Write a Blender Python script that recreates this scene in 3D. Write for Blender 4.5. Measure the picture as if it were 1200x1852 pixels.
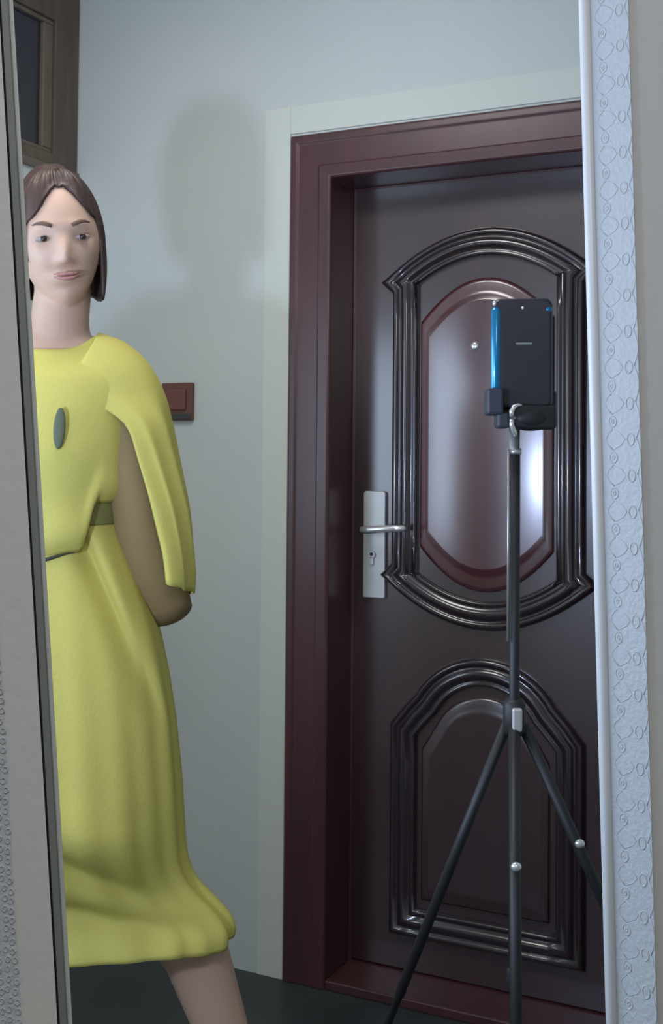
import bpy, bmesh, math, random
from mathutils import Vector, Matrix, noise
random.seed(7)
R = math.radians
for o in list(bpy.data.objects): bpy.data.objects.remove(o)
scn = bpy.context.scene
C = scn.collection

# ------------------------------------------------------------------ camera, light, exposure
CAMZ = 1.25
PITCH, ROLL, FOC, YH = R(2.0), R(0.5), 2100.0, 825.0
cd = bpy.data.cameras.new('camera'); cam = bpy.data.objects.new('camera', cd); C.objects.link(cam)
cd.sensor_fit = 'HORIZONTAL'; cd.sensor_width = 36.0; cd.lens = 36.0 * FOC / 1200.0
cd.shift_y = -(926.0 - (YH - FOC * math.tan(PITCH))) / 1200.0
fw = Vector((0, math.cos(PITCH), math.sin(PITCH))); rt = Vector((1, 0, 0)); up = Vector((0, -math.sin(PITCH), math.cos(PITCH)))
rr = math.cos(ROLL) * rt + math.sin(ROLL) * up; uu = -math.sin(ROLL) * rt + math.cos(ROLL) * up
m = Matrix((rr, uu, -fw)).transposed().to_4x4(); m.translation = (0, 0, CAMZ)
cam.matrix_world = m
cd.clip_start = 0.02
scn.camera = cam
scn.view_settings.view_transform = 'Standard'
scn.view_settings.look = 'None'
scn.view_settings.gamma = 1.0
scn.view_settings.exposure = 0.0
scn.view_settings.use_curve_mapping = False

w = bpy.data.worlds.new('world'); scn.world = w; w.use_nodes = True
w.node_tree.nodes['Background'].inputs[0].default_value = (0.95, 1.0, 0.95, 1)
w.node_tree.nodes['Background'].inputs[1].default_value = 0.22

def area(name, loc, target, sx, sy, power, col, spread=180, shape='RECTANGLE'):
    l = bpy.data.lights.new(name, 'AREA'); l.shape = shape; l.size = sx; l.size_y = sy
    l.energy = power; l.color = col; l.spread = R(spread)
    o = bpy.data.objects.new(name, l); C.objects.link(o); o.location = loc
    d = Vector(target) - Vector(loc); o.rotation_euler = d.to_track_quat('-Z', 'Y').to_euler()
    return o
# cool lamp standing just inside the passage, left of the opening
area('key_lamp', (-0.70, 0.62, 1.17), (-0.42, 2.6, 1.85), 0.10, 0.10, 7.8, (0.54, 0.67, 1.0), 150, 'ELLIPSE')
# ceiling lamp of the passage
area('passage_ceiling_lamp', (-0.48, 1.72, 2.52), (-0.48, 1.95, 0), 0.7, 0.5, 10.8, (1.0, 0.97, 0.93), 180)
# fill light added on the camera side to brighten the near wall faces
area('near_wall_fill', (0.12, -0.40, 2.0), (0.0, 0.6, 1.3), 0.4, 0.4, 6.4, (1.0, 0.97, 0.98), 180)

# ------------------------------------------------------------------ materials
def mat(name, col, rough=0.6, metal=0.0, coat=0.0, cior=1.5, bump=None, var=None, ior=None, spec=None, coatr=0.1):
    mt = bpy.data.materials.new(name); mt.use_nodes = True
    nt = mt.node_tree; b = nt.nodes['Principled BSDF']
    b.inputs['Base Color'].default_value = (*col, 1); b.inputs['Roughness'].default_value = rough
    b.inputs['Metallic'].default_value = metal; b.inputs['Coat Weight'].default_value = coat
    b.inputs['Coat Roughness'].default_value = coatr; b.inputs['Coat IOR'].default_value = cior
    if ior: b.inputs['IOR'].default_value = ior
    if spec is not None: b.inputs['Specular IOR Level'].default_value = spec
    tc = nt.nodes.new('ShaderNodeTexCoord')
    if var:
        sc, col2, stretch = var
        mp = nt.nodes.new('ShaderNodeMapping'); mp.inputs['Scale'].default_value = stretch
        nz = nt.nodes.new('ShaderNodeTexNoise'); nz.inputs['Scale'].default_value = sc; nz.inputs['Detail'].default_value = 4
        mx = nt.nodes.new('ShaderNodeMixRGB'); mx.inputs[1].default_value = (*col, 1); mx.inputs[2].default_value = (*col2, 1)
        rp = nt.nodes.new('ShaderNodeMapRange'); rp.inputs['From Min'].default_value = 0.35; rp.inputs['From Max'].default_value = 0.65
        nt.links.new(tc.outputs['Object'], mp.inputs['Vector']); nt.links.new(mp.outputs[0], nz.inputs['Vector'])
        nt.links.new(nz.outputs['Fac'], rp.inputs['Value']); nt.links.new(rp.outputs[0], mx.inputs[0])
        nt.links.new(mx.outputs[0], b.inputs['Base Color'])
    if bump:
        sc, st = bump[:2]
        n2 = nt.nodes.new('ShaderNodeTexNoise'); n2.inputs['Scale'].default_value = sc; n2.inputs['Detail'].default_value = 3
        bp = nt.nodes.new('ShaderNodeBump'); bp.inputs['Strength'].default_value = st; bp.inputs['Distance'].default_value = 0.004
        if len(bump) > 2:
            m2 = nt.nodes.new('ShaderNodeMapping'); m2.inputs['Scale'].default_value = bump[2]
            nt.links.new(tc.outputs['Object'], m2.inputs['Vector']); nt.links.new(m2.outputs[0], n2.inputs['Vector'])
        else:
            nt.links.new(tc.outputs['Object'], n2.inputs['Vector'])
        nt.links.new(n2.outputs['Fac'], bp.inputs['Height']); nt.links.new(bp.outputs[0], b.inputs['Normal'])
    return mt
M = {}
M['wall'] = mat('pale_plaster', (0.60, 0.63, 0.60), 0.85, bump=(60, 0.12), var=(2.5, (0.57, 0.605, 0.585), (1, 1, 1)))
M['band'] = mat('plaster_band', (0.64, 0.67, 0.60), 0.8, bump=(80, 0.1))
M['near_wall'] = mat('near_wallpaper', (0.56, 0.56, 0.54), 0.8, bump=(140, 0.1), var=(5, (0.54, 0.55, 0.55), (1, 1, 1)))
M['border'] = mat('wallpaper_border', (0.45, 0.48, 0.51), 0.55, bump=(260, 0.25))
M['bead'] = mat('white_bead', (0.66, 0.68, 0.70), 0.35)
M['gap'] = mat('shadow_gap_and_slot', (0.20, 0.22, 0.205), 0.6)  # shade of the wall edge gap put into the colour; also the speaker slot
M['pale_edge'] = mat('pale_edge', (0.42, 0.44, 0.42), 0.5)
M['daylit'] = mat('daylit_frosted_glass', (0.3, 0.33, 0.36), 0.3)
M['daylit'].node_tree.nodes['Principled BSDF'].inputs['Emission Color'].default_value = (0.66, 0.82, 1, 1)
M['daylit'].node_tree.nodes['Principled BSDF'].inputs['Emission Strength'].default_value = 0.8
M['floor'] = mat('dark_floor', (0.040, 0.047, 0.045), 0.45, var=(3, (0.030, 0.036, 0.036), (1, 1, 1)))
M['ceiling'] = mat('ceiling_paint', (0.7, 0.7, 0.68), 0.9)
M['door'] = mat('cherry_lacquer', (0.048, 0.019, 0.022), 0.4, coat=1.0, coatr=0.20, cior=1.8, var=(3, (0.040, 0.018, 0.021), (6, 6, 0.7)))
M['casing'] = mat('casing_lacquer', (0.082, 0.024, 0.026), 0.38, coat=0.4, coatr=0.25, var=(3, (0.062, 0.021, 0.024), (6, 6, 0.7)))
M['panel'] = mat('panel_lacquer', (0.085, 0.019, 0.026), 0.35, coat=1.0, coatr=0.20, cior=1.9)
M['mould'] = mat('moulding_lacquer', (0.030, 0.018, 0.022), 0.25, coat=1.0, coatr=0.12, cior=1.6)
M['steel'] = mat('brushed_steel', (0.62, 0.62, 0.61), 0.42, metal=0.55, bump=(200, 0.05, (1, 1, 0.05)))
M['steel_hi'] = mat('polished_steel', (0.85, 0.85, 0.84), 0.2, metal=0.7)
M['hole'] = mat('keyhole_dark', (0.05, 0.05, 0.05), 0.6)
M['wood'] = mat('brown_wood', (0.135, 0.098, 0.066), 0.5, var=(5, (0.10, 0.072, 0.048), (8, 8, 0.8)))
M['wood2'] = mat('brown_wood_pale', (0.165, 0.128, 0.090), 0.5, var=(5, (0.13, 0.10, 0.07), (8, 8, 0.8)))  # paler brown, for the glazing beads and sill
M['glass_dark'] = mat('dark_glass', (0.035, 0.033, 0.042), 0.12)
M['switch'] = mat('brown_switch', (0.15, 0.060, 0.043), 0.4)
M['switch2'] = mat('red_brown_rocker', (0.17, 0.058, 0.048), 0.35)
M['dress'] = mat('yellow_cloth', (0.61, 0.545, 0.125), 0.75, bump=(180, 0.15))
M['belt'] = mat('olive_belt', (0.24, 0.23, 0.07), 0.7)
M['cord'] = mat('dark_cord', (0.05, 0.05, 0.035), 0.7)
M['badge'] = mat('dark_badge', (0.09, 0.105, 0.05), 0.6)
M['skin'] = mat('skin', (0.60, 0.395, 0.29), 0.55)
M['inner'] = mat('brown_shade_cloth', (0.29, 0.20, 0.085), 0.8, bump=(180, 0.12))  # the arm's shade put into a brown cloth colour
M['skin'].node_tree.nodes['Principled BSDF'].inputs['Subsurface Weight'].default_value = 0.12
M['skin'].node_tree.nodes['Principled BSDF'].inputs['Subsurface Radius'].default_value = (0.012, 0.005, 0.003)
M['lips'] = mat('lips', (0.44, 0.19, 0.17), 0.45)
M['hair'] = mat('brown_hair', (0.042, 0.024, 0.019), 0.5, bump=(90, 0.4, (1, 1, 0.08)), var=(30, (0.075, 0.040, 0.030), (1, 1, 0.08)))
M['eye'] = mat('eye_white', (0.36, 0.30, 0.27), 0.4)
M['iris'] = mat('iris', (0.04, 0.025, 0.02), 0.2)
M['brow'] = mat('brow', (0.16, 0.09, 0.065), 0.8)
M['shoe'] = mat('shoe_leather', (0.05, 0.03, 0.03), 0.4)
M['black'] = mat('black_plastic', (0.014, 0.015, 0.018), 0.5)
M['black2'] = mat('dark_blue_plastic', (0.040, 0.048, 0.070), 0.45)
M['phone_glass'] = mat('phone_glass', (0.028, 0.026, 0.036), 0.2)
M['blue'] = mat('blue_metal', (0.010, 0.21, 0.42), 0.28, metal=0.5, coat=0.6)
M['lens'] = mat('pale_dot', (0.8, 0.82, 0.85), 0.2)
M['grey_tube'] = mat('satin_tube', (0.55, 0.53, 0.55), 0.3, metal=0.7)

# ------------------------------------------------------------------ helpers
def obj(name, bm, mt, parent=None, smooth=False, bevel=0, seg=2):
    bmesh.ops.recalc_face_normals(bm, faces=bm.faces)
    me = bpy.data.meshes.new(name); bm.to_mesh(me); bm.free()
    me.materials.append(mt)
    if smooth:
        for p in me.polygons: p.use_smooth = True
    o = bpy.data.objects.new(name, me); C.objects.link(o)
    if parent: o.parent = parent
    if bevel:
        b = o.modifiers.new('bevel', 'BEVEL'); b.width = bevel; b.segments = seg; b.limit_method = 'ANGLE'; b.angle_limit = R(35)
    return o
def tag(o, label=None, cat=None, group=None, kind=None):
    if label: o['label'] = label
    if cat: o['category'] = cat
    if group: o['group'] = group
    if kind: o['kind'] = kind
    return o
def empty(name, loc, rz=0):
    o = bpy.data.objects.new(name, None); C.objects.link(o); o.location = loc; o.rotation_euler = (0, 0, rz); o.empty_display_size = 0.05
    return o
def box(bm, a, b):
    x0, y0, z0 = a; x1, y1, z1 = b
    v = [bm.verts.new(p) for p in ((x0, y0, z0), (x1, y0, z0), (x1, y1, z0), (x0, y1, z0), (x0, y0, z1), (x1, y0, z1), (x1, y1, z1), (x0, y1, z1))]
    for f in ((0, 3, 2, 1), (4, 5, 6, 7), (0, 1, 5, 4), (1, 2, 6, 5), (2, 3, 7, 6), (3, 0, 4, 7)): bm.faces.new([v[i] for i in f])
    return v
def BOX(a, b):
    bm = bmesh.new(); box(bm, a, b); return bm
def tube(bm, pts, rads, n=16, caps=True, flat=None):
    """tube through pts; rads: radius or (ra, rb); flat: reference side vector"""
    pts = [Vector(p) for p in pts]; rings = []
    prev = None
    for i, p in enumerate(pts):
        t = (pts[min(i + 1, len(pts) - 1)] - pts[max(i - 1, 0)]).normalized()
        ref = Vector(flat) if flat else (prev if prev is not None else (Vector((0, 1, 0)) if abs(t.y) < 0.9 else Vector((1, 0, 0))))
        s = (ref - t * ref.dot(t)).normalized(); q = t.cross(s); prev = s
        r = rads[i] if isinstance(rads, (list, tuple)) else rads
        ra, rb = r if isinstance(r, tuple) else (r, r)
        rings.append([bm.verts.new(p + s * ra * math.cos(2 * math.pi * k / n) + q * rb * math.sin(2 * math.pi * k / n)) for k in range(n)])
    for a, b in zip(rings, rings[1:]):
        for k in range(n): bm.faces.new((a[k], a[(k + 1) % n], b[(k + 1) % n], b[k]))
    if caps:
        bm.faces.new(rings[0][::-1]); bm.faces.new(rings[-1])
    return rings
def ellip(bm, c, r, rot=None, u=24, v=16):
    mtx = Matrix.Translation(c) @ (rot or Matrix()) @ Matrix.Diagonal((*r, 1))
    bmesh.ops.create_uvsphere(bm, u_segments=u, v_segments=v, radius=1, matrix=mtx)
def prism_xz(bm, poly, y0, y1):
    a = [bm.verts.new((x, y0, z)) for x, z in poly]; b = [bm.verts.new((x, y1, z)) for x, z in poly]
    n = len(poly)
    bm.faces.new(a); bm.faces.new(b[::-1])
    for i in range(n): bm.faces.new((a[i], a[(i + 1) % n], b[(i + 1) % n], b[i]))
def sstep(a, b, x):
    t = max(0, min(1, (x - a) / (b - a))); return t * t * (3 - 2 * t)
def interp(tab, z):
    return sum(interp1(tab, z + d) for d in (-0.014, -0.007, 0.0, 0.007, 0.014)) / 5
def interp1(tab, z):
    tab = sorted(tab)
    if z <= tab[0][0]: return tab[0][1]
    for (a, va), (b, vb) in zip(tab, tab[1:]):
        if z <= b: return va + (vb - va) * (z - a) / (b - a)
    return tab[-1][1]

# ------------------------------------------------------------------ the setting
YAW = R(26.0)
CY, SY = math.cos(YAW), math.sin(YAW)
DP = Vector((0.124, 2.852))                                   # a point of the door leaf plane
W0 = DP + Vector((-SY, -CY)) * 0.13                           # the same point on the wall face
W0 = Vector((W0.x, W0.y, 0))
# local x along the wall, local y into it
MW = Matrix.Translation(W0) @ Matrix.Rotation(-YAW, 4, 'Z')
def place(o): o.matrix_world = MW; return o

UL = -0.845                                                   # corner with the left wall
H = 2.60
# back wall with its door opening, plus the deep jamb behind
bm = bmesh.new()
box(bm, (UL - 0.1, 0, 0), (-0.185, 0.22, H)); box(bm, (-0.185, 0, 2.030), (0.715, 0.22, H)); box(bm, (0.715, 0, 0), (1.7, 0.22, H))
bw = place(obj('wall_back', bm, M['wall'])); tag(bw, 'pale plaster wall behind the woman and around the cherry door', 'wall', kind='structure')
# left wall: perpendicular, comes toward the camera; window opening and transom opening
def LW(s, d, z): return (UL - d, -s, z)                       # s: distance from the corner, d: depth into the left wall
def lbox(bm, s0, s1, d0, d1, z0, z1):
    box(bm, (UL - d1, -s1, z0), (UL - d0, -s0, z1))
TR = (0.0, 1.10, 1.985, 2.50)                                   # transom opening s0,s1,z0,z1
WI = (1.32, 3.20, 0.85, 1.80)                                  # side window
bm = bmesh.new(); TH = 0.14
lbox(bm, 0, TR[1], 0, TH, 0, TR[2]); lbox(bm, 0, TR[1], 0, TH, TR[3], H)
lbox(bm, TR[1], WI[0], 0, TH, 0, H)
lbox(bm, WI[0], WI[1], 0, TH, 0, WI[2]); lbox(bm, WI[0], WI[1], 0, TH, WI[3], H)
lbox(bm, WI[1], 3.6, 0, TH, 0, H)
lw = place(obj('wall_left', bm, M['wall'])); tag(lw, 'pale plaster side wall under the brown framed transom window', 'wall', kind='structure')

# transom window with brown timber frame high in the corner
wr = empty('window_1', (0, 0, 0)); wr.matrix_world = MW @ Matrix.Translation((UL, 0, TR[2])); tag(wr, 'brown timber framed window with dark glass, high up in the corner', 'window', kind='structure')
def wl(s0, s1, d0, d1, z0, z1):
    bm = bmesh.new(); box(bm, (-d1, -s1, z0), (-d0, -s0, z1)); return bm
hh = TR[3] - TR[2]
gz0, gz1 = 0.062, hh - 0.125
obj('stile', wl(0.004, 0.100, -0.004, 0.06, 0.0, hh), M['wood'], wr, bevel=0.003)
obj('stile', wl(1.0, 1.096, -0.004, 0.06, 0.0, hh), M['wood'], wr, bevel=0.003)
obj('bottom_rail', wl(0.100, 1.0, -0.004, 0.06, 0.0, gz0 - 0.012), M['wood'], wr, bevel=0.003)
obj('top_rail', wl(0.100, 1.0, -0.004, 0.06, gz1 + 0.012, hh), M['wood'], wr, bevel=0.003)
obj('glazing_bead', wl(0.100, 0.138, 0.004, 0.05, gz0, gz1), M['wood2'], wr, bevel=0.003)
obj('glazing_bead', wl(0.100, 1.0, 0.004, 0.05, gz0 - 0.012, gz0), M['wood2'], wr, bevel=0.003)
obj('glazing_bead', wl(0.100, 1.0, 0.004, 0.05, gz1, gz1 + 0.012), M['wood2'], wr, bevel=0.003)
obj('pane', wl(0.138, 1.0, 0.016, 0.022, gz0, gz1), M['glass_dark'], wr)
obj('sill', wl(0.004, 1.096, -0.012, 0.0, -0.004, 0.018), M['wood2'], wr, bevel=0.003)
# side window of the passage (daylight): frame, mullion, obscure pane
w2 = empty('window_2', (0, 0, 0)); w2.matrix_world = MW @ Matrix.Translation((UL, 0, WI[2])); tag(w2, 'daylit side window of the passage', 'window', kind='structure')
h2 = WI[3] - WI[2]
for s in (WI[0] + 0.002, WI[1] - 0.052): obj('stile', wl(s, s + 0.05, 0.0, 0.06, 0.002, h2 - 0.002), M['bead'], w2, bevel=0.004)
for z in (0.002, h2 - 0.052): obj('rail', wl(WI[0] + 0.052, WI[1] - 0.052, 0.0, 0.06, z, z + 0.05), M['bead'], w2, bevel=0.004)
obj('pane', wl(WI[0] + 0.052, WI[1] - 0.052, 0.050, 0.056, 0.052, h2 - 0.052), M['daylit'], w2)
wloc = MW @ Vector((UL - 0.02, -(WI[0] + WI[1]) / 2, (WI[2] + WI[3]) / 2)); wtgt = MW @ Vector((UL + 1.0, -(WI[0] + WI[1]) / 2, (WI[2] + WI[3]) / 2))
area('window_daylight', wloc, wtgt, WI[1] - WI[0] - 0.12, h2 - 0.12, 24, (0.62, 0.78, 1.0), 155)

# plaster band round the door casing
bm = bmesh.new(); T = -0.004
box(bm, (-0.262, T, 0), (-0.191, 0.001, 2.105)); box(bm, (-0.191, T, 2.036), (0.722, 0.001, 2.105)); box(bm, (0.722, T, 0), (0.79, 0.001, 2.105))
bd = place(obj('trim_1', bm, M['band'], bevel=0.0015)); tag(bd, 'pale raised plaster band around the cherry door casing', 'trim', kind='structure')

bm = bmesh.new(); box(bm, (1.50, -1.05, 0), (1.62, 0.0, H))
wp = place(obj('wall_passage', bm, M['wall'])); tag(wp, 'pale plaster end wall of the passage to the right of the door', 'wall', kind='structure')
floor = obj('floor', BOX((-3.0, -3.0, -0.1), (2.2, 4.2, 0.0)), M['floor']); tag(floor, 'dark floor of the passage', 'floor', kind='structure')
cl = obj('ceiling', BOX((-3.0, 0.50, H), (2.2, 4.2, H + 0.1)), M['ceiling']); tag(cl, 'pale ceiling of the passage', 'ceiling', kind='structure')

# near wall on the left: stands a little out of plumb
def xl(z): return -0.1275 - 0.0757 * (z - 1.19)
def slab(bm, f0, f1, y0, y1, z0, z1, n=2, back=0.36):
    rows = []
    for i in range(n + 1):
        z = z0 + (z1 - z0) * i / n; bk = back * (y1 - y0)
        rows.append([bm.verts.new(p) for p in ((f0(z), y0, z), (f1(z), y0, z), (f1(z) - bk, y1, z), (f0(z) - bk, y1, z))])
    for a, b in zip(rows, rows[1:]):
        for k in range(4): bm.faces.new((a[k], a[(k + 1) % 4], b[(k + 1) % 4], b[k]))
    bm.faces.new(rows[0]); bm.faces.new(rows[-1])
bm = bmesh.new(); slab(bm, lambda z: -1.96, xl, 0.50, 0.53, 0, H)
wf = obj('wall_front', bm, M['near_wall']); tag(wf, 'near grey wall edge on the left hiding half the woman', 'wall', kind='structure')
bm = bmesh.new(); slab(bm, xl, lambda z: xl(z) + 0.0042, 0.504, 0.53, 0, H)
t2 = obj('trim_2', bm, M['gap']); tag(t2, 'dark grey-green strip for the shaded gap along the near left wall edge', 'trim', kind='structure')
bm = bmesh.new(); slab(bm, lambda z: xl(z) + 0.0042, lambda z: xl(z) + 0.0062, 0.501, 0.53, 0, H)
t3 = obj('trim_3', bm, M['pale_edge'], bevel=0.0006); tag(t3, 'thin pale bead beside the dark strip on the left', 'trim', kind='structure')

# near wall on the right, with bead and embossed wallpaper border
def xr(z): return 0.2145 - 0.0277 * (z - 1.218)
def face_strip(bm, rows_fn, z0, z1, n):
    rows = []
    for i in range(n + 1):
        z = z0 + (z1 - z0) * i / n
        rows.append([bm.verts.new((x, y, z)) for x, y in rows_fn(z)])
    for a, b in zip(rows, rows[1:]):
        m_ = len(a)
        for k in range(m_): bm.faces.new((a[k], a[(k + 1) % m_], b[(k + 1) % m_], b[k]))
    bm.faces.new(rows[0]); bm.faces.new(rows[-1])
def rwall(z):
    x = xr(z); return [(x + 0.032, 0.925), (1.9, 0.925), (1.9, 1.01), (x + 0.026, 1.01), (x + 0.007, 0.951)]
bm = bmesh.new(); face_strip(bm, rwall, 0, H, 2)
wrr = obj('wall_right', bm, M['near_wall']); tag(wrr, 'near grey wall at the right edge beside the opening', 'wall', kind='structure')
def bead(z):
    x = xr(z); return [(x + 0.0045 + 0.0050 * math.cos(a), 0.953 + 0.0055 * math.sin(a)) for a in [2 * math.pi * k / 14 for k in range(14)]]
bm = bmesh.new(); face_strip(bm, bead, 0.001, H - 0.001, 2)
t4 = obj('trim_4', bm, M['bead'], smooth=True); tag(t4, 'white rounded corner bead on the right side of the opening', 'trim', kind='structure')
# border paper: follows the splayed corner
BA = Vector((0.0080, 0.9505)); BB = Vector((0.0335, 0.9235))
def border(z):
    x = xr(z); a = Vector((x, 0)) + BA; b = Vector((x, 0)) + BB; n = Vector((-0.0008, -0.0008))
    return [tuple(a + n), tuple(b + n), tuple(b), tuple(a)]
bm = bmesh.new(); face_strip(bm, border, 0.001, H - 0.001, 2)
t5 = obj('trim_5', bm, M['border']); tag(t5, 'embossed pale wallpaper border down the right side of the opening', 'wallpaper', kind='structure')
def relief(bm, path, r, n=5):
    tube(bm, path, r, n=n, caps=True)
def ring(bm, org, ax, az, ra, rb, r, n=10):
    P = [org + ax * ra * math.cos(2 * math.pi * k / n) + az * rb * math.sin(2 * math.pi * k / n) for k in range(n)]
    nn = ax.cross(az).normalized(); rings = []
    for k in range(n):
        c = P[k]; o_ = (c - org).normalized()
        rings.append([bm.verts.new(c + o_ * r * math.cos(t) + nn * r * math.sin(t)) for t in [2 * math.pi * j / 5 for j in range(5)]])
    for k in range(n):
        a, b = rings[k], rings[(k + 1) % n]
        for j in range(5): bm.faces.new((a[j], a[(j + 1) % 5], b[(j + 1) % 5], b[j]))
bm = bmesh.new()
dirv = (BB - BA).normalized(); ax = Vector((dirv.x, dirv.y, 0)); az = Vector((0, 0, 1))
def bp_(f, z):
    p = Vector((xr(z), 0)) + BA.lerp(BB, f) + Vector((-0.00068, -0.0006)); return Vector((p.x, p.y, z))
z = 0.70; k = 0
while z < 1.72:
    ring(bm, bp_(0.32, z), ax, az, 0.0036, 0.0046, 0.0007)
    ring(bm, bp_(0.32, z), ax, az, 0.0012, 0.0016, 0.0007, 8)
    ring(bm, bp_(0.76, z + 0.0145), ax, az, 0.0034, 0.0050, 0.0008)
    for s in (-1, 1):                                    # scrolls between the medallions
        relief(bm, [bp_(0.32 + 0.30 * math.sin(t * math.pi) * (1 if s > 0 else -0.6), z + 0.0060 + 0.017 * t) for t in (0, .25, .5, .75, 1)], 0.0006)
    relief(bm, [bp_(0.90 + 0.10 * math.sin(t * math.pi), z - 0.0135 + 0.029 * t) for t in (0, .2, .4, .6, .8, 1)], 0.0007)
    z += 0.029; k += 1
rb = obj('embossed_scrolls', bm, M['border'], t5, smooth=True); tag(rb, kind='stuff')
# left border: paler embossed paper along the lower left, parallel with the wall edge
bm = bmesh.new(); slab(bm, lambda z: xl(z) - 0.085, lambda z: xl(z) - 0.0150, 0.4988, 0.50, 0.001, 1.45)
t6 = obj('trim_6', bm, M['border']); tag(t6, 'embossed pale wallpaper border at the lower left corner', 'wallpaper', kind='structure')
bm = bmesh.new(); z = 0.985
while z < 1.22:
    for j in range(3):
        x = xl(z) - 0.0162 - 0.0032 * j + 0.0006 * random.uniform(-1, 1); zz = z + 0.0011 * (j % 2) + 0.0004 * random.uniform(-1, 1)
        ring(bm, Vector((x, 0.4986, zz)), Vector((1, 0, 0)), az, 0.0010, 0.0013, 0.00035, 7)
    z += 0.0042
rl = obj('embossed_scrolls', bm, M['border'], t6, smooth=True); tag(rl, kind='stuff')

# ------------------------------------------------------------------ cherry door
door = empty('door_1', (0, 0, 0)); door.matrix_world = MW
tag(door, 'dark cherry lacquered panelled door with steel lever handle', 'door', kind='structure')
def sweep_frame(bm, path, prof, closed=False):
    """path: (u,z) points; prof: (offset outward, depth y) points; mitred"""
    n = len(path); rings = []
    for i in range(n):
        p = Vector(path[i])
        if closed: a, b = Vector(path[i - 1]), Vector(path[(i + 1) % n])
        else: a, b = Vector(path[max(i - 1, 0)]), Vector(path[min(i + 1, n - 1)])
        d1 = (p - a).normalized() if (p - a).length > 1e-9 else (b - p).normalized()
        d2 = (b - p).normalized() if (b - p).length > 1e-9 else d1
        n1 = Vector((-d1.y, d1.x)); n2 = Vector((-d2.y, d2.x)); nn = (n1 + n2).normalized(); nn = nn / max(0.45, nn.dot(n1))
        rings.append([bm.verts.new((p.x + nn.x * o_, y, p.y + nn.y * o_)) for o_, y in prof])
    m_ = len(prof)
    rng = range(n if closed else n - 1)
    for i in rng:
        a, b = rings[i], rings[(i + 1) % n]
        for k in range(m_): bm.faces.new((a[k], a[(k + 1) % m_], b[(k + 1) % m_], b[k]))
    if not closed: bm.faces.new(rings[0]); bm.faces.new(rings[-1])
bm = bmesh.new()
CI = 0.078                                                    # inner edge of the casing
path = [(-0.078, 0.0), (-0.078, 1.918), (0.608, 1.918), (0.608, 0.0)]
prof = [(-0.006, 0.19), (-0.006, 0.1285), (0.0, 0.1285), (0.0, -0.004), (0.005, -0.008), (0.030, -0.009), (0.034, -0.007), (0.088, -0.007), (0.092, -0.010), (0.107, -0.010), (0.112, -0.005), (0.112, 0.19)]
sweep_frame(bm, path, prof)
obj('door_frame', bm, M['casing'], door, bevel=0.002)
obj('threshold', BOX((-0.078, -0.004, 0.0), (0.608, 0.19, 0.022)), M['casing'], door, bevel=0.003)
LC = 0.268                                                    # centre line of the leaf
obj('light_leak_stop', BOX((-0.07, 0.175, 0.022), (0.60, 0.185, 1.91)), M['hole'], door)  # unseen board added behind the leaf to stop light leaking round it
leaf = obj('door_leaf', BOX((-0.0770, 0.1295, 0.024), (0.6070, 0.172, 1.9170)), M['door'], door, bevel=0.003)
# barrel shaped outline: straight sides, arched ends with small shoulders
def barrel(hw, zb, zt, sag_b, sag_t, ear=0.0, n=22):
    pts = []
    for i in range(n + 1):                                    # top arc, right to left
        t = 1 - 2 * i / n; hx = hw + ear
        pts.append((LC + hx * t, zt - sag_t * t * t))
    if ear: pts.append((LC - hw, zt - sag_t - ear * 0.9))
    k = 8
    zl1, zl0 = zt - sag_t - ear * 0.9, zb + sag_b + ear * 0.9
    for i in range(1, k): pts.append((LC - hw, zl1 + (zl0 - zl1) * i / k))
    if ear: pts.append((LC - hw, zl0))
    for i in range(n + 1):
        t = -1 + 2 * i / n; hx = hw + ear
        pts.append((LC + hx * t, zb + sag_b * t * t))
    if ear: pts.append((LC + hw, zl0))
    for i in range(1, k): pts.append((LC + hw, zl0 + (zl1 - zl0) * i / k))
    if ear: pts.append((LC + hw, zl1))
    return pts
MP = [(-0.034, 0.130), (-0.034, 0.122), (-0.029, 0.113), (-0.022, 0.110), (-0.017, 0.115), (-0.013, 0.121), (-0.008, 0.113), (0.002, 0.106), (0.011, 0.110), (0.016, 0.119), (0.021, 0.118), (0.026, 0.113), (0.031, 0.117), (0.034, 0.130)]
bm = bmesh.new()
sweep_frame(bm, barrel(0.203, 0.880, 1.760, 0.085, 0.085, 0.012), MP, closed=True)
obj('panel_moulding', bm, M['mould'], leaf, smooth=True)
def pillow(name, pts, cz, y0, rise, dome):
    bm = bmesh.new(); n = len(pts); c = Vector((LC, cz)); rings = []
    for f, y in ((1.0, y0), (1.0, y0 - rise * 0.45), (0.97, y0 - rise * 0.62), (0.92, y0 - rise * 0.62), (0.89, y0 - rise * 0.76), (0.86, y0 - rise * 0.80), (0.852, y0 - rise * 0.80), (0.84, y0 - rise * 0.80)) + tuple((k / 20, y0 - rise * 0.80) for k in range(16, 0, -1)):
        rings.append([bm.verts.new((c.x + (x - c.x) * f, y - (dome * (1 - ((x - c.x) * f / 0.142) ** 2) if f < 0.87 else 0), c.y + (z_ - c.y) * f)) for x, z_ in pts])
    for a, b in zip(rings, rings[1:]):
        for k in range(n): bm.faces.new((a[k], a[(k + 1) % n], b[(k + 1) % n], b[k]))
    bm.faces.new(rings[-1])
    return obj(name, bm, M['panel'] if dome else M['door'], leaf, smooth=True)
pillow('upper_panel', barrel(0.163, 0.935, 1.675, 0.10, 0.10), 1.305, 0.130, 0.016, 0.0078)
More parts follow.
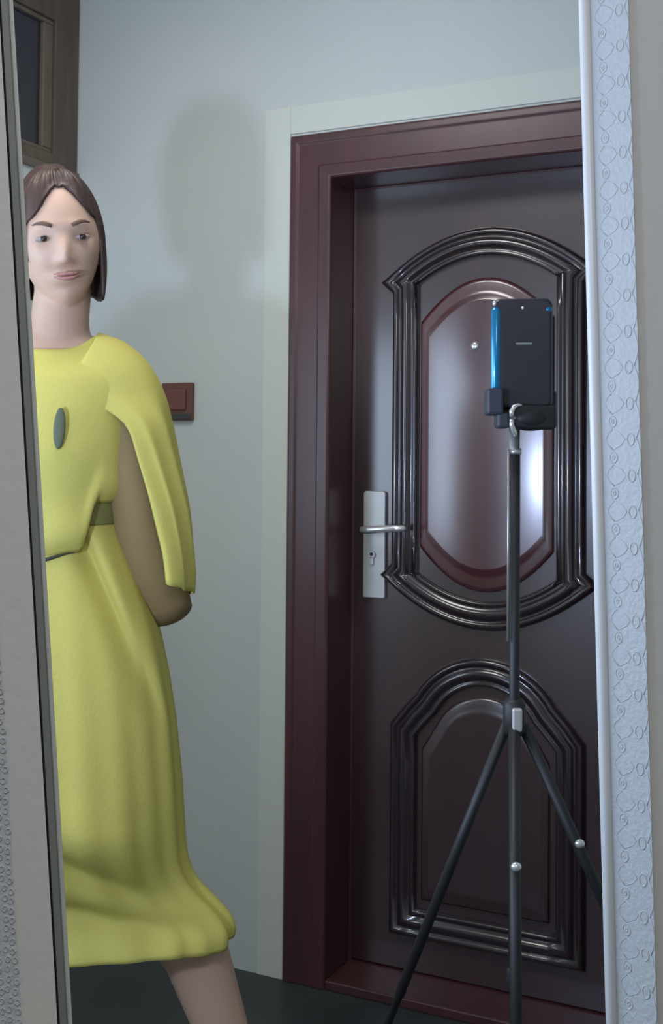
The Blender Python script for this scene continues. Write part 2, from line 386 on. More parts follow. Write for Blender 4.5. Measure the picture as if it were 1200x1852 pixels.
# lower panel: small arch, shoulders, straight sides
def lower(hw, zt, zb, ra):
    pts = []
    for i in range(17):
        a = math.pi * 0.16 + (math.pi * 0.68) * i / 16
        pts.append((LC + ra * math.cos(a), zt - ra + ra * math.sin(a)))
    zs = pts[-1][1] - 0.012
    pts += [(LC - hw * 0.86, zs - 0.02), (LC - hw, zs - 0.055)]
    for i in range(1, 7): pts.append((LC - hw, zs - 0.055 + (zb - zs + 0.055) * i / 6))
    for i in range(1, 8): pts.append((LC - hw + 2 * hw * i / 8, zb))
    for i in range(6, -1, -1): pts.append((LC + hw, zs - 0.055 + (zb - zs + 0.055) * i / 6))
    pts.append((LC + hw * 0.86, zs - 0.02))
    return pts
bm = bmesh.new(); sweep_frame(bm, lower(0.203, 0.748, 0.142, 0.165), MP, closed=True)
obj('panel_moulding', bm, M['mould'], leaf, smooth=True)
pillow('lower_panel', lower(0.155, 0.690, 0.20, 0.13), 0.42, 0.130, 0.016, 0.0)  # darker leaf lacquer stands in for the dimmer light low on the door
# steel handle plate, lever, keyhole, peephole
PX, PZ0, PZ1 = -0.014, 0.905, 1.165
pl = bmesh.new()
pts = []
for cx, cz, a0 in ((0.029 - 0.008, 0.26 - 0.008, 0), (-0.029 + 0.008, 0.26 - 0.008, 90), (-0.029 + 0.004, 0.004, 180), (0.029 - 0.004, 0.004, 270)):
    r_ = 0.008 if a0 < 180 else 0.004
    for k in range(5):
        a = R(a0 + 22.5 * k); pts.append((PX + cx + r_ * math.cos(a), PZ0 + cz + r_ * math.sin(a)))
prism_xz(pl, pts, 0.1295, 0.118)
plate = obj('handle_plate', pl, M['steel'], door, bevel=0.002); tag(plate, 'long brushed steel handle plate')
bm = bmesh.new(); LZ = 1.073
tube(bm, [(PX - 0.010, 0.118, LZ), (PX - 0.010, 0.075, LZ)], 0.0085, 18)
obj('lever_neck', bm, M['steel'], plate, smooth=True)
bm = bmesh.new()
tube(bm, [(PX - 0.012, 0.072, LZ), (PX + 0.010, 0.068, LZ + 0.001), (PX + 0.045, 0.068, LZ + 0.004), (PX + 0.075, 0.069, LZ + 0.006), (PX + 0.098, 0.072, LZ + 0.007), (PX + 0.102, 0.074, LZ + 0.007)], [0.0085, 0.0095, 0.0088, 0.0082, 0.0078, 0.004], 16)
lv = obj('lever', bm, M['steel_hi'], plate, smooth=True); tag(lv, 'bright polished steel lever')
bm = bmesh.new(); bmesh.ops.create_cone(bm, cap_ends=True, segments=20, radius1=0.0095, radius2=0.0095, depth=0.006, matrix=Matrix.Translation((PX - 0.004, 0.1160, 1.010)) @ Matrix.Rotation(R(90), 4, 'X'))
box(bm, (PX - 0.009, 0.1130, 0.985), (PX + 0.001, 0.119, 1.006))
obj('lock_cylinder', bm, M['steel'], plate, bevel=0.001)
bm = bmesh.new(); bmesh.ops.create_cone(bm, cap_ends=True, segments=16, radius1=0.0042, radius2=0.0042, depth=0.002, matrix=Matrix.Translation((PX - 0.004, 0.1125, 1.012)) @ Matrix.Rotation(R(90), 4, 'X'))
obj('keyhole', bm, M['hole'], plate)
bm = bmesh.new()
tube(bm, [(0.246, 0.116, 1.512), (0.246, 0.110, 1.512), (0.246, 0.1055, 1.512), (0.246, 0.104, 1.512)], [0.011, 0.011, 0.009, 0.005], 20)
pe = obj('peephole', bm, M['steel_hi'], leaf, smooth=True); tag(pe, 'small shiny peephole ring')

# ------------------------------------------------------------------ switch plate on the wall
sw = empty('switch_box', (0, 0, 0)); sw.matrix_world = MW @ Matrix.Translation((-0.508, 0, 1.337))
tag(sw, 'small square brown wall switch beside the woman in yellow', 'switch')
obj('back_box', BOX((-0.047, -0.012, 0), (0.047, 0.0, 0.096)), M['switch'], sw, bevel=0.003)
obj('rocker', BOX((-0.030, -0.018, 0.026), (0.030, -0.012, 0.080)), M['switch2'], sw, bevel=0.003)
obj('lower_lip', BOX((-0.045, -0.016, 0.004), (0.045, -0.012, 0.017)), M['hole'], sw, bevel=0.001)

# ------------------------------------------------------------------ the woman
PY = 1.95
BX = -0.472                                                   # body axis
person = empty('person', (BX, PY, 0)); tag(person, 'woman with brown bobbed hair in a long yellow dress, half hidden by wall', 'person')
def pobj(name, bm, mt, parent=None, **k):
    bmesh.ops.translate(bm, verts=bm.verts, vec=(-BX, -PY, 0))
    return obj(name, bm, mt, parent or person, **k)
HC = Vector((-0.4575, PY - 0.02, 1.600))
HROT = Matrix.Rotation(R(17), 4, 'Z') @ Matrix.Rotation(R(-7), 4, 'Y') @ Matrix.Rotation(R(3), 4, 'X')
def g(x, s): return math.exp(-(x / s) ** 2)
def head_pt(d):
    """d: unit vector, -y is the face"""
    x, y, z = d
    px, py, pz = x * 0.068, y * 0.088, z * 0.113
    if z < 0:
        t = -z; px *= 1 - 0.30 * t ** 1.4; 
        if y > 0: py *= 1 - 0.42 * t
        else: py *= 1 - 0.10 * t
    if y < 0:
        f = sstep(0.2, 0.8, -y)
        py += 0.006 * f                                       # flatter face
        ex = 0.031
        for s in (-1, 1):
            py += 0.010 * g(px - s * ex, 0.016) * g(pz - 0.002, 0.011) * f     # sockets
            py -= 0.0045 * g(px - s * 0.040, 0.020) * g(pz + 0.030, 0.020) * f  # cheeks
            py -= 0.004 * g(px - s * 0.028, 0.020) * g(pz - 0.022, 0.008) * f   # brow ridge
        py -= 0.019 * g(px, 0.0095) * sstep(0.012, -0.030, pz) * sstep(-0.047, -0.036, pz) * f  # nose
        py -= 0.006 * (g(px - 0.011, 0.007) + g(px + 0.011, 0.007)) * g(pz + 0.036, 0.008) * f
        py += 0.005 * g(px, 0.03) * g(pz + 0.048, 0.006) * f
        py -= 0.0075 * g(px, 0.022) * g(pz + 0.062, 0.009) * f # lips
        py += 0.004 * g(px, 0.02) * g(pz + 0.0765, 0.006) * f
        py -= 0.009 * g(px, 0.022) * g(pz + 0.096, 0.015) * f  # chin
    return Vector((px, py, pz))
def HW(p): return HC + (HROT @ Vector(p))
bm = bmesh.new()
# head
NU, NV = 96, 72
rows = []
for j in range(NV + 1):
    th = math.pi * j / NV; rows.append([])
    for i in range(NU):
        ph = 2 * math.pi * i / NU
        rows[-1].append(bm.verts.new(HW(head_pt((math.sin(th) * math.cos(ph), math.sin(th) * math.sin(ph), math.cos(th))))))
for a, b in zip(rows, rows[1:]):
    for k in range(NU): bm.faces.new((a[k], a[(k + 1) % NU], b[(k + 1) % NU], b[k]))
bmesh.ops.remove_doubles(bm, verts=bm.verts, dist=1e-6)
for s in (-1, 1):
    ellip(bm, HW((s * 0.067, 0.008, -0.012)), (0.007, 0.015, 0.027), HROT @ Matrix.Rotation(R(-18 * s), 4, 'Z'))
# neck and torso
tube(bm, [HW((0, 0.022, -0.02)), HW((0, 0.026, -0.075)), (-0.462, PY + 0.012, 1.475), (-0.466, PY + 0.015, 1.435), (BX, PY + 0.015, 1.40)], [(0.050, 0.046), (0.054, 0.047), (0.054, 0.048), (0.060, 0.060), (0.070, 0.09)], 28, flat=(0, 1, 0))
tube(bm, [(BX, PY + 0.01, 1.455), (BX, PY + 0.01, 1.43), (BX, PY + 0.01, 1.40), (BX, PY, 1.34), (BX, PY - 0.005, 1.26), (BX, PY, 1.18), (BX, PY + 0.005, 1.10), (BX, PY + 0.01, 1.0), (BX, PY + 0.01, 0.90), (BX, PY + 0.01, 0.84)],
     [(0.045, 0.055), (0.060, 0.105), (0.078, 0.150), (0.095, 0.158), (0.105, 0.148), (0.090, 0.125), (0.088, 0.118), (0.105, 0.150), (0.112, 0.165), (0.09, 0.14)], 36, flat=(0, 1, 0))
def hand(bm, wrist, dirv, side, spread=1.0, thumb=1):
    """wrist point, direction of the hand, side: vector across the knuckles toward the thumb side"""
    d = Vector(dirv).normalized(); s = Vector(side); s = (s - d * s.dot(d)).normalized(); n_ = d.cross(s) * thumb
    wv = Vector(wrist)
    tube(bm, [wv - d * 0.02, wv + d * 0.01, wv + d * 0.035, wv + d * 0.065, wv + d * 0.085], [(0.024, 0.017), (0.028, 0.016), (0.036, 0.016), (0.040, 0.014), (0.036, 0.011)], 16, flat=s)
    for k, (off, ln) in enumerate(((0.030, 0.066), (0.0105, 0.074), (-0.0095, 0.070), (-0.029, 0.055))):
        b = wv + d * 0.072 + s * off; sp = s * (off * 0.28)
        c = [b, b + (d * 0.4 * ln + sp * 0.3 + n_ * 0.006), b + (d * 0.72 * ln + sp * 0.6 + n_ * 0.018), b + (d * 0.95 * ln + sp * 0.8 + n_ * 0.034)]
        tube(bm, c, [0.0088, 0.0082, 0.0074, 0.0058], 10)
        ellip(bm, c[-1], (0.0058,) * 3, u=8, v=6)
    b = wv + d * 0.022 + s * 0.020
    c = [b, b + s * 0.020 + d * 0.022 + n_ * 0.006, b + s * 0.031 + d * 0.044 + n_ * 0.012, b + s * 0.035 + d * 0.064 + n_ * 0.018]
    tube(bm, c, [0.014, 0.0108, 0.0092, 0.0066], 10); ellip(bm, c[-1], (0.0066,) * 3, u=8, v=6)
# arm on the picture's right, hanging and swung back; the other one bent in front, behind the wall edge
A1 = [(BX + 0.105, PY + 0.005, 1.385), (BX + 0.130, PY - 0.015, 1.365), (-0.338, PY - 0.022, 1.30), (-0.326, PY - 0.026, 1.21), (-0.314, PY - 0.020, 1.130), (-0.300, PY - 0.010, 1.06), (-0.296, PY + 0.040, 1.000), (-0.312, PY + 0.095, 0.965)]
tube(bm, A1, [0.043, 0.045, 0.043, 0.040, 0.037, 0.036, 0.029, 0.023], 20)
hand(bm, (-0.319, PY + 0.112, 0.955), (-0.10, 0.50, -1), (0.25, -1, -0.3), thumb=-1)
A2 = [(BX - 0.105, PY + 0.005, 1.385), (BX - 0.130, PY, 1.365), (BX - 0.185, PY, 1.28), (BX - 0.215, PY, 1.19), (BX - 0.225, PY - 0.01, 1.12), (BX - 0.215, PY - 0.06, 1.03), (BX - 0.205, PY - 0.10, 0.945), (BX - 0.2, PY - 0.115, 0.90)]
tube(bm, A2, [0.043, 0.045, 0.043, 0.040, 0.037, 0.036, 0.029, 0.023], 20)
hand(bm, (BX - 0.2, PY - 0.12, 0.89), (0.05, -0.25, -1), (0.25, -1, 0.3))
# legs, striding toward the right
L1 = [(BX + 0.085, PY, 0.90), (BX + 0.115, PY + 0.01, 0.75), (BX + 0.150, PY + 0.01, 0.58), (BX + 0.195, PY + 0.015, 0.50), (BX + 0.250, PY + 0.045, 0.41), (BX + 0.295, PY + 0.050, 0.28), (BX + 0.315, PY + 0.045, 0.13), (BX + 0.325, PY + 0.040, 0.075)]
L2 = [(BX - 0.085, PY, 0.90), (BX - 0.095, PY, 0.75), (BX - 0.10, PY - 0.01, 0.56), (BX - 0.10, PY - 0.01, 0.48), (BX - 0.10, PY + 0.01, 0.38), (BX - 0.10, PY + 0.015, 0.26), (BX - 0.10, PY + 0.01, 0.13), (BX - 0.10, PY + 0.005, 0.075)]
for L in (L1, L2):
    tube(bm, L, [0.088, 0.080, 0.060, 0.055, 0.056, 0.045, 0.033, 0.034], 22)
    a = Vector(L[-1])
    tube(bm, [a + Vector((0, 0.045, -0.038)), a + Vector((0, 0.02, -0.030)), a + Vector((0, -0.04, -0.040)), a + Vector((0, -0.10, -0.052)), a + Vector((0, -0.15, -0.060))], [(0.022, 0.022), (0.034, 0.036), (0.034, 0.028), (0.040, 0.020), (0.030, 0.012)], 16, flat=(1, 0, 0))
bmesh.ops.recalc_face_normals(bm, faces=bm.faces)
tmp = bpy.data.meshes.new('tmp'); bmesh.ops.translate(bm, verts=bm.verts, vec=(-BX, -PY, 0)); bm.to_mesh(tmp); bm.free()
to = bpy.data.objects.new('tmp', tmp); C.objects.link(to)
rm = to.modifiers.new('r', 'REMESH'); rm.mode = 'VOXEL'; rm.voxel_size = 0.0034; rm.use_smooth_shade = True
sm = to.modifiers.new('s', 'SMOOTH'); sm.factor = 0.5; sm.iterations = 3
bpy.context.view_layer.update()
me = bpy.data.meshes.new_from_object(to.evaluated_get(bpy.context.evaluated_depsgraph_get()))
bpy.data.objects.remove(to)
me.name = 'body'; me.materials.clear(); me.materials.append(M['skin'])
for p in me.polygons: p.use_smooth = True
body = bpy.data.objects.new('body', me); C.objects.link(body); body.parent = person
# face details
for s in (-1, 1):
    bm = bmesh.new(); c = HW(Vector((s * 0.031, -0.0665, 0.002)))
    ellip(bm, c, (0.0130, 0.0088, 0.0052), HROT); e = pobj('eye', bm, M['eye'], body, smooth=True)
    bm = bmesh.new(); ellip(bm, HW(Vector((s * 0.031 + 0.001, -0.0735, 0.002))), (0.0056, 0.0032, 0.0050), HROT, 16, 10); pobj('iris', bm, M['iris'], body, smooth=True)
    bm = bmesh.new()
    tube(bm, [HW((s * (0.016 + 0.030 * t), -0.0815 + 0.013 * t * t, 0.0205 + 0.006 * math.sin(t * 2.4))) for t in (0, .25, .5, .75, 1)], [(0.002, 0.0030), (0.0022, 0.0036), (0.0022, 0.0034), (0.002, 0.0026), (0.001, 0.001)], 8, flat=(0, 1, 0))
    pobj('eyebrow', bm, M['brow'], body, smooth=True)
bm = bmesh.new()
for dz, rz in ((-0.0585, 0.0030), (-0.0645, 0.0036)):
    tube(bm, [HW((0.0205 * t, -0.0862 + 0.010 * t * t, dz + 0.0035 * t * t + (0.0008 if dz > -0.06 else -0.0005) * math.cos(t * 4))) for t in (-1, -.6, -.3, 0, .3, .6, 1)], [(0.001, 0.001), (0.0035, rz * .7), (0.0042, rz), (0.0044, rz * .9), (0.0042, rz), (0.0035, rz * .7), (0.001, 0.001)], 10, flat=(0, 1, 0))
lp = pobj('lips', bm, M['lips'], body, smooth=True); tag(lp, 'rosy lips')
# hair: strands swept down from the parting
bm = bmesh.new(); NA, NT = 170, 36; rows = []
PART = R(6)
for i in range(NA + 1):
    az_ = -math.pi + 2 * math.pi * i / NA                    # 0 = front, positive = picture right
    rel = az_ - PART; a_ = abs(rel); side = 1 if rel > 0 else -1
    fr = sstep(R(72), R(56), a_)                             # 1 where the hair stops at the hairline
    hl = R(38) + R(34) * sstep(R(4), R(58), a_)              # hairline, a peak at the parting
    tail = 0.090 if side > 0 else 0.022
    tail = tail + (0.07 - tail) * sstep(R(100), R(150), a_)
    row = []
    for j in range(NT + 1):
        t = j / NT; cut = 0.6 + 0.4 * fr
        total_th = hl * fr + R(94) * (1 - fr)
        wob = (0.0011 * math.sin(az_ * 33 + 3 * math.sin(az_ * 5)) + 0.0007 * math.sin(az_ * 67 + t * 4)) * min(1, t * 3)
        tt = min(1, t / cut)
        bulge = 0.0065 + 0.005 * math.sin(tt * math.pi * 0.9) + wob
        bulge *= 1 - 0.75 * fr * sstep(0.6, 1.0, tt)
        if abs(az_) > R(100): bulge += 0.052 * sstep(R(95), R(165), abs(az_)) * math.sin(tt * math.pi * 0.55)
        th = max(0.001, total_th * tt)
        d = Vector((math.sin(th) * math.sin(az_), -math.sin(th) * math.cos(az_), math.cos(th)))
    
        p = Vector((d.x * 0.068, d.y * 0.088, d.z * 0.113)) * (1 + bulge / 0.085)
        fall = max(0, t - cut) / 0.4
        if fall > 0 and fr < 1:
            p.z -= tail * (1 - fr) * fall; p.x *= 1 - 0.16 * fall ** 2; p.y = p.y * (1 - 0.10 * fall ** 2) - 0.004 * fall * (p.y < 0.03)
        p.z -= 0.004 * g(rel * 0.07 * math.sin(th) if d.y < 0 else 1, 0.004) * sstep(0.02, 0.2, th)
        row.append(bm.verts.new(HW(p)))
    rows.append(row)
for a, b in zip(rows, rows[1:]):
    for k in range(NT): bm.faces.new((a[k], a[k + 1], b[k + 1], b[k]))
bmesh.ops.remove_doubles(bm, verts=bm.verts, dist=0.0004)
hair = pobj('hair', bm, M['hair'], smooth=True); tag(hair, 'brown hair parted over the forehead')
so = hair.modifiers.new('solid', 'SOLIDIFY'); so.thickness = 0.007; so.offset = -1

# dress -------------------------------------------------------------
def ringloft(bm, zs, fn, n=96, close=True):
    rows = []
    for z_ in zs:
        rows.append([bm.verts.new(fn(2 * math.pi * k / n, z_)) for k in range(n)])
    for a, b in zip(rows, rows[1:]):
        for k in range(n): bm.faces.new((a[k], a[(k + 1) % n], b[(k + 1) % n], b[k]))
    return rows
# bodice: a blouson that hangs lower at the picture's left
BW = [(1.02, 0.124), (1.08, 0.132), (1.17, 0.130), (1.25, 0.146), (1.33, 0.158), (1.37, 0.162), (1.40, 0.146), (1.425, 0.122), (1.44, 0.098), (1.452, 0.070)]
BD = [(1.02, 0.115), (1.08, 0.124), (1.17, 0.122), (1.25, 0.128), (1.33, 0.116), (1.37, 0.106), (1.40, 0.095), (1.425, 0.084), (1.44, 0.076), (1.452, 0.068)]
def hemz(x): return 1.083 + 0.012 * sstep(-0.46, -0.40, x) + 0.078 * sstep(-0.394, -0.372, x)
def bod(a, s):
    x = BX + interp(BW, 1.2) * math.cos(a); hz = hemz(x)
    z_ = hz + (1.452 - hz) * s
    w_ = interp(BW, z_); d_ = interp(BD, z_)
    f = 1 + 0.010 * math.sin(9 * a + 5 * z_) * (1 - s) + 0.05 * g(s - 0.09, 0.10) - 0.07 * g(s, 0.035)
    z_ -= 0.034 * g(math.sin(a) + 1, 0.55) * sstep(1.36, 1.452, z_)      # neckline dips in front
    return Vector((BX + w_ * f * math.cos(a), PY + d_ * f * math.sin(a), z_))
bm = bmesh.new(); ringloft(bm, [i / 46 for i in range(47)], bod, 120)
dress = pobj('dress', bm, M['dress'], smooth=True); tag(dress, 'yellow blouson bodice of the long dress')
so = dress.modifiers.new('solid', 'SOLIDIFY'); so.thickness = 0.003; so.offset = 1
# skirt
SR = [(0.40, 0.300), (0.445, 0.300), (0.475, 0.302), (0.505, 0.288), (0.535, 0.255), (0.565, 0.236), (0.60, 0.229), (0.65, 0.226), (0.72, 0.222), (0.811, 0.213), (0.88, 0.202), (0.948, 0.187), (1.0, 0.170), (1.058, 0.150), (1.10, 0.134), (1.145, 0.118), (1.18, 0.112)]
SD = [(0.40, 0.150), (0.475, 0.135), (0.50, 0.125), (0.58, 0.165), (0.66, 0.205), (0.70, 0.203), (0.80, 0.182), (0.95, 0.15), (1.06, 0.125), (1.145, 0.108), (1.18, 0.102)]
def skirt(a, s):
    zb = 0.468 - 0.018 * math.cos(a) + 0.004 * math.sin(5 * a)
    z_ = zb + (1.175 - zb) * s
    ca, sa = math.cos(a), math.sin(a)
    w_ = interp(SR, z_) if ca > 0 else interp(SR, z_) * (1 - 0.25 * (1 - s))
    w_ = interp(SR, z_) * (1 - 0.12 * (1 - s) * (ca < 0)) if ca <= 0 else w_
    d_ = interp(SD, z_)
    low = 1 - s
    f = 1 + 0.018 * low * math.sin(11 * a + 2.2 * math.sin(3 * a)) + 0.012 * low * math.sin(23 * a + 4 * s)
    # the hem kicks outward at the bottom, rolled
    f += 0.03 * g(s - 0.02, 0.04)
    x = BX + w_ * f * ca; y = PY + d_ * f * sa
    if sa < 0:                                               # diagonal drape folds on the front
        def fold(x0, z0, x1, z1, depth, wd):
            dx, dz = x1 - x0, z1 - z0; L_ = math.hypot(dx, dz); u_ = ((x - x0) * dx + (z_ - z0) * dz) / L_
            v_ = ((x - x0) * dz - (z_ - z0) * dx) / L_
            return depth * math.exp(-(v_ / wd) ** 2) * sstep(-0.06, 0.06, u_) * sstep(L_ + 0.06, L_ - 0.06, u_)
        y += fold(-0.40, 1.12, -0.262, 0.80, 0.036, 0.016) * -sa
        y -= fold(-0.385, 1.12, -0.245, 0.82, 0.016, 0.014) * -sa
        y += fold(-0.475, 0.67, -0.26, 0.53, 0.030, 0.022) * -sa
        y += fold(-0.45, 0.56, -0.20, 0.475, 0.026, 0.022) * -sa
        y -= fold(-0.475, 0.73, -0.25, 0.60, 0.014, 0.03) * -sa
    return Vector((x, y, z_))
bm = bmesh.new()
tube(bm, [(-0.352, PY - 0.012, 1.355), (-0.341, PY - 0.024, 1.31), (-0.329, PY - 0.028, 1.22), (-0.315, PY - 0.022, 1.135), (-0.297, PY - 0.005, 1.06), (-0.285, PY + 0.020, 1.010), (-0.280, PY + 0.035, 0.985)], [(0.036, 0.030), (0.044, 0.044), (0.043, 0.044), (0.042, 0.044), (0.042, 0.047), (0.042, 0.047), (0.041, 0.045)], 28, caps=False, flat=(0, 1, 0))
isl = pobj('shade_sleeve', bm, M['inner'], dress, smooth=True); tag(isl, 'brown sleeve standing in for the shaded arm')  # sleeve added over the arm, its brown carries the shade there
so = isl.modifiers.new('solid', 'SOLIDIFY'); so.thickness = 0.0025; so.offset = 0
bm = bmesh.new(); ringloft(bm, [i / 110 for i in range(111)], skirt, 200)
sk = pobj('skirt', bm, M['dress'], dress, smooth=True)
so = sk.modifiers.new('solid', 'SOLIDIFY'); so.thickness = 0.003; so.offset = 1
# belt and cord
bm = bmesh.new()
rows = ringloft(bm, [1.136, 1.140, 1.168, 1.172], lambda a, z_: Vector((BX + (0.122 + 0.003 * g(z_ - 1.154, 0.012)) * math.cos(a), PY + (0.113 + 0.003 * g(z_ - 1.154, 0.012)) * math.sin(a), z_)), 72)
bl = pobj('belt', bm, M['belt'], dress, smooth=True); tag(bl, 'olive waist belt')
so = bl.modifiers.new('solid', 'SOLIDIFY'); so.thickness = 0.004; so.offset = 1
bm = bmesh.new(); pth = []
for i in range(24):
    a = math.pi * 1.40 + (math.pi * 0.28) * (i / 23)
    x = BX + 0.14 * math.cos(a); p = bod(a, 0.0)
    pth.append(Vector((p.x, p.y - 0.008, p.z - 0.001)))
tube(bm, pth, [0.0005 + 0.0026 * math.sin(math.pi * i / 23) for i in range(24)], 8)
co = pobj('waist_cord', bm, M['cord'], dress, smooth=True); tag(co, 'thin dark cord at the waist')
# chest badge, dark upright oval
bm = bmesh.new(); ellip(bm, (-0.427, PY - 0.1285, 1.290), (0.0095, 0.003, 0.033), Matrix.Rotation(R(3), 4, 'Y'), 20, 14)
bg = pobj('chest_badge', bm, M['badge'], dress, smooth=True); tag(bg, 'narrow dark upright motif on the chest')
# cape sleeves, open toward the front so that the arm shows
OUT = [(0.985, -0.232), (1.03, -0.226), (1.049, -0.224), (1.10, -0.228), (1.16, -0.236), (1.252, -0.258), (1.30, -0.268), (1.345, -0.279), (1.38, -0.294), (1.41, -0.314), (1.435, -0.342), (1.449, -0.372)]
INN = [(0.985, -0.262), (1.049, -0.262), (1.09, -0.266), (1.18, -0.287), (1.25, -0.309), (1.29, -0.322), (1.315, -0.345), (1.335, -0.395), (1.36, -0.425), (1.40, -0.405), (1.447, -0.385)]
def sleeve(mirror):
    bm = bmesh.new(); rows = []
    NZ, NC = 46, 40
    for i in range(NZ + 1):
        s = i / NZ
        row = []
        for k in range(NC + 1):
            q = k / NC                                       # 0 = front edge, 1 = back inner edge
            zb = 1.045 - 0.05 * q; zt = 1.449
            z_ = zb + (zt - zb) * s
            xo = interp(OUT, z_); xi = interp(INN, z_)
            dp = 0.060 * math.sqrt(sstep(1.452, 1.36, z_)) + 0.030
            cx_ = -0.37; back = -0.375
            # front half: from the inner front edge bulging to the outer line; back half: returns behind the arm
            if q < 0.5:
                t = q / 0.5; a = -math.pi / 2 + t * math.pi / 2
                x = xi + (xo - xi) * (math.sin(t * math.pi / 2)); y = PY - 0.01 - dp * math.cos(t * math.pi / 2) * 0.85
            else:
                t = (q - 0.5) / 0.5
                x = xo + (back - xo) * (1 - math.cos(t * math.pi / 2)); y = PY - 0.01 + (dp + 0.025) * math.sin(t * math.pi / 2)
            x += 0.003 * math.sin(q * 26 + z_ * 9) * sstep(1.40, 1.25, z_); y += 0.004 * math.sin(q * 31 + z_ * 14) * sstep(1.40, 1.2, z_)
            if mirror: x = 2 * BX - x
            if i == NZ: x += ((-0.395 if not mirror else 2 * BX + 0.395) - x) * 0.8; y += (PY - y) * 0.8; z_ = 1.452
            row.append(bm.verts.new((x, y, z_)))
        rows.append(row)
    for a, b in zip(rows, rows[1:]):
        for k in range(NC): bm.faces.new((a[k], a[k + 1], b[k + 1], b[k]))
    o = pobj('sleeve', bm, M['dress'], dress, smooth=True)
    so = o.modifiers.new('solid', 'SOLIDIFY'); so.thickness = 0.003; so.offset = 0
sleeve(False); sleeve(True)
for L in (L1, L2):
    a = Vector(L[-1]); bm = bmesh.new()
    tube(bm, [a + Vector((0, 0.070, -0.052)), a + Vector((0, 0.05, -0.048)), a + Vector((0, -0.03, -0.050)), a + Vector((0, -0.11, -0.052)), a + Vector((0, -0.165, -0.056)), a + Vector((0, -0.178, -0.060))], [(0.022, 0.016), (0.036, 0.026), (0.038, 0.024), (0.046, 0.022), (0.034, 0.018), (0.012, 0.010)], 20, flat=(1, 0, 0))
    for v in bm.verts: v.co.z = max(0.0, v.co.z)
    pobj('shoe', bm, M['shoe'], smooth=True)

# ------------------------------------------------------------------ phone on its tripod
TX, TY = 0.2535, 1.60
tri = empty('phone_tripod', (TX, TY, 0)); tag(tri, 'black telescopic tripod stand holding the phone in front of the cherry door', 'tripod')
bm = bmesh.new(); tube(bm, [(0, 0, 0.54), (0, 0, 1.262)], 0.0072, 20); obj('pole', bm, M['black'], tri, smooth=True)
bm = bmesh.new(); tube(bm, [(0.0, 0, 1.255), (0.0, 0, 1.262), (-0.001, 0, 1.262), (-0.001, 0, 1.300)], [0.009, 0.009, 0.0075, 0.0075], 20); o = obj('inner_tube', bm, M['grey_tube'], tri, smooth=True); tag(o, 'pale satin upper tube')
bm = bmesh.new()
tube(bm, [(-0.0100, -0.006, 1.00), (-0.0100, -0.006, 1.262)], 0.0016, 8); o = obj('pole_highlight', bm, M['grey_tube'], tri, smooth=True); tag(o, 'bright narrow strip for the highlight along the pole')  # thin bright tube added as the highlight down the pole
# clamp: left jaw, lower bracket, rounded body, chrome hinge
bm = bmesh.new(); box(bm, (-0.0415, -0.016, 1.308), (-0.018, 0.020, 1.345)); box(bm, (-0.0275, -0.014, 1.290), (-0.009, 0.018, 1.312))
obj('clamp_jaw', bm, M['black2'], tri, bevel=0.004)
bm = bmesh.new(); box(bm, (-0.006, -0.020, 1.289), (0.054, 0.022, 1.322)); box(bm, (-0.02, 0.012, 1.300), (0.06, 0.022, 1.345))
cb = obj('clamp_body', bm, M['black'], tri, bevel=0.009, seg=4)
bm = bmesh.new(); ellip(bm, (0.020, -0.004, 1.304), (0.034, 0.020, 0.017)); obj('ball_head', bm, M['black'], tri, smooth=True)
bm = bmesh.new()
tube(bm, [(0.006, -0.021, 1.3215), (0.000, -0.022, 1.3220), (-0.0055, -0.023, 1.319), (-0.0085, -0.023, 1.313), (-0.0085, -0.023, 1.306)], [0.0015, 0.0025, 0.0032, 0.0036, 0.003], 10)
tube(bm, [(-0.0085, -0.023, 1.302), (-0.0080, -0.022, 1.294), (-0.0045, -0.020, 1.286), (-0.002, -0.016, 1.280)], [0.003, 0.0036, 0.0036, 0.002], 10)
o = obj('hinge_knob', bm, M['steel_hi'], tri, smooth=True); tag(o, 'bright chrome hinge of the clamp')
# collar, hub and three spread legs with clips and feet
bm = bmesh.new(); tube(bm, [(0, 0, 0.872), (0, 0, 0.878), (0, 0, 0.915), (0, 0, 0.921)], [0.012, 0.0155, 0.0155, 0.011], 20); obj('hub', bm, M['black'], tri, smooth=True)
bm = bmesh.new(); box(bm, (-0.006, -0.021, 0.880), (0.008, -0.014, 0.912)); obj('collar_clip', bm, M['steel'], tri, bevel=0.003)
bm = bmesh.new(); tube(bm, [(0, 0, 0.53), (0, 0, 0.535), (0, 0, 0.555), (0, 0, 0.56)], [0.007, 0.009, 0.009, 0.007], 20); obj('end_cap', bm, M['black'], tri, smooth=True)
for ang in (2, 132, 262):
    a = R(ang); d = Vector((math.cos(a), math.sin(a), 0))
    bm = bmesh.new(); p0 = d * 0.012 + Vector((0, 0, 0.885)); p1 = d * 0.42 + Vector((0, 0, 0.012))
    tube(bm, [p0, p0.lerp(p1, 0.5), p0.lerp(p1, 0.5001), p1], [0.0078, 0.0074, 0.0058, 0.0056], 14); lg = obj('leg', bm, M['black'], tri, smooth=True)
    bm = bmesh.new(); ellip(bm, p1 - Vector((0, 0, 0.0)), (0.011, 0.011, 0.012), u=14, v=10)
    for v in bm.verts: v.co.z = max(0.0, v.co.z)
    obj('rubber_foot', bm, M['black'], lg, smooth=True)
    if ang == 132: continue
    bm = bmesh.new(); c = p0.lerp(p1, 0.18); ellip(bm, c + d * 0.003 + Vector((0, -0.010, 0)), (0.007, 0.005, 0.006), u=12, v=8); o = obj('clip', bm, M['steel_hi'], lg, smooth=True)

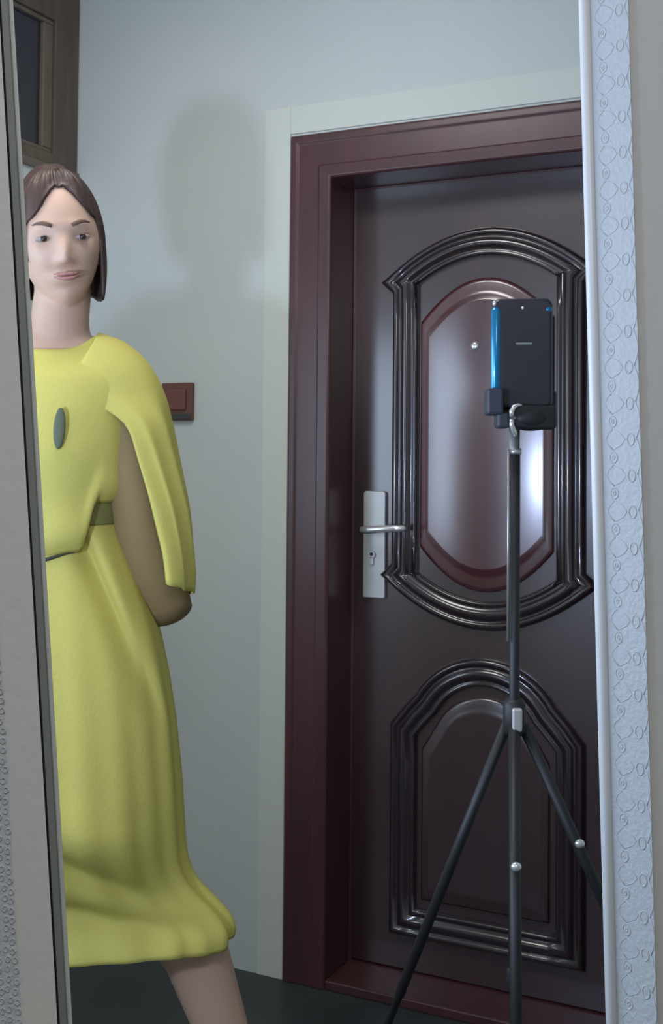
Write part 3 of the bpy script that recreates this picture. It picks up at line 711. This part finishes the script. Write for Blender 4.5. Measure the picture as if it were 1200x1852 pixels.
ph = empty('phone', (TX + 0.009, TY - 0.001, 1.318), R(-12)); tag(ph, 'dark phone with blue curved rim clamped upright on the tripod', 'phone')
def rrect(w_, h_, r_, n=7):
    pts = []
    for cx, cz, a0 in ((w_ - r_, h_ - r_, 0), (-w_ + r_, h_ - r_, 90), (-w_ + r_, -h_ + r_, 180), (w_ - r_, -h_ + r_, 270)):
        for k in range(n + 1):
            a = R(a0 + 90 * k / n); pts.append((cx + r_ * math.cos(a), cz + r_ * math.sin(a)))
    return pts
bm = bmesh.new(); rings = []
for ins, y in ((0.009, -0.0065), (0.005, -0.0062), (0.002, -0.0045), (0, -0.001), (0, 0.003), (0.003, 0.0065), (0.008, 0.007)):
    rings.append([bm.verts.new((x, y, z_ + 0.076)) for x, z_ in rrect(0.0415 - ins, 0.076 - ins * 0.6, 0.011 - ins * 0.5)])
for a, b in zip(rings, rings[1:]):
    n = len(a)
    for k in range(n): bm.faces.new((a[k], a[(k + 1) % n], b[(k + 1) % n], b[k]))
bm.faces.new(rings[0]); bm.faces.new(rings[-1])
sh = obj('shell', bm, M['phone_glass'], ph, smooth=True)
bm = bmesh.new()
tube(bm, [(-0.0355, -0.0028, 0.006), (-0.0355, -0.0028, 0.010), (-0.0355, -0.0028, 0.135), (-0.0355, -0.0028, 0.140)], [(0.005, 0.004), (0.0075, 0.0062), (0.0075, 0.0062), (0.005, 0.004)], 20, flat=(1, 0, 0))
o = obj('rim', bm, M['blue'], ph, smooth=True); tag(o, 'glossy blue curved left edge')
bm = bmesh.new(); ellip(bm, (0.036, -0.0048, 0.136), (0.0050, 0.0030, 0.0045), u=16, v=10); o = obj('corner_glint', bm, M['blue'], ph, smooth=True); tag(o, 'small blue corner glint')  # blue blob added as a glint on the phone corner
bm = bmesh.new(); ellip(bm, (-0.0375, -0.0045, 0.1455), (0.0030, 0.0030, 0.0040), u=14, v=10); o = obj('corner_cap', bm, M['steel_hi'], ph, smooth=True); tag(o, 'pale corner cap')
bm = bmesh.new(); prism_xz(bm, [(x + 0.0055, z_ + 0.076) for x, z_ in rrect(0.0325, 0.0705, 0.006)], -0.0072, -0.0062)
gl = obj('screen', bm, M['phone_glass'], ph, bevel=0.0004); tag(gl, 'black glass face')
bm = bmesh.new(); ellip(bm, (0.001, -0.0074, 0.1385), (0.0019, 0.0010, 0.0019), u=12, v=8); obj('camera_dot', bm, M['lens'], ph, smooth=True)
bm = bmesh.new(); prism_xz(bm, [(x + 0.003, z_ + 0.089) for x, z_ in rrect(0.011, 0.0014, 0.001)], -0.0078, -0.0072); obj('speaker_slot', bm, M['gap'], ph)
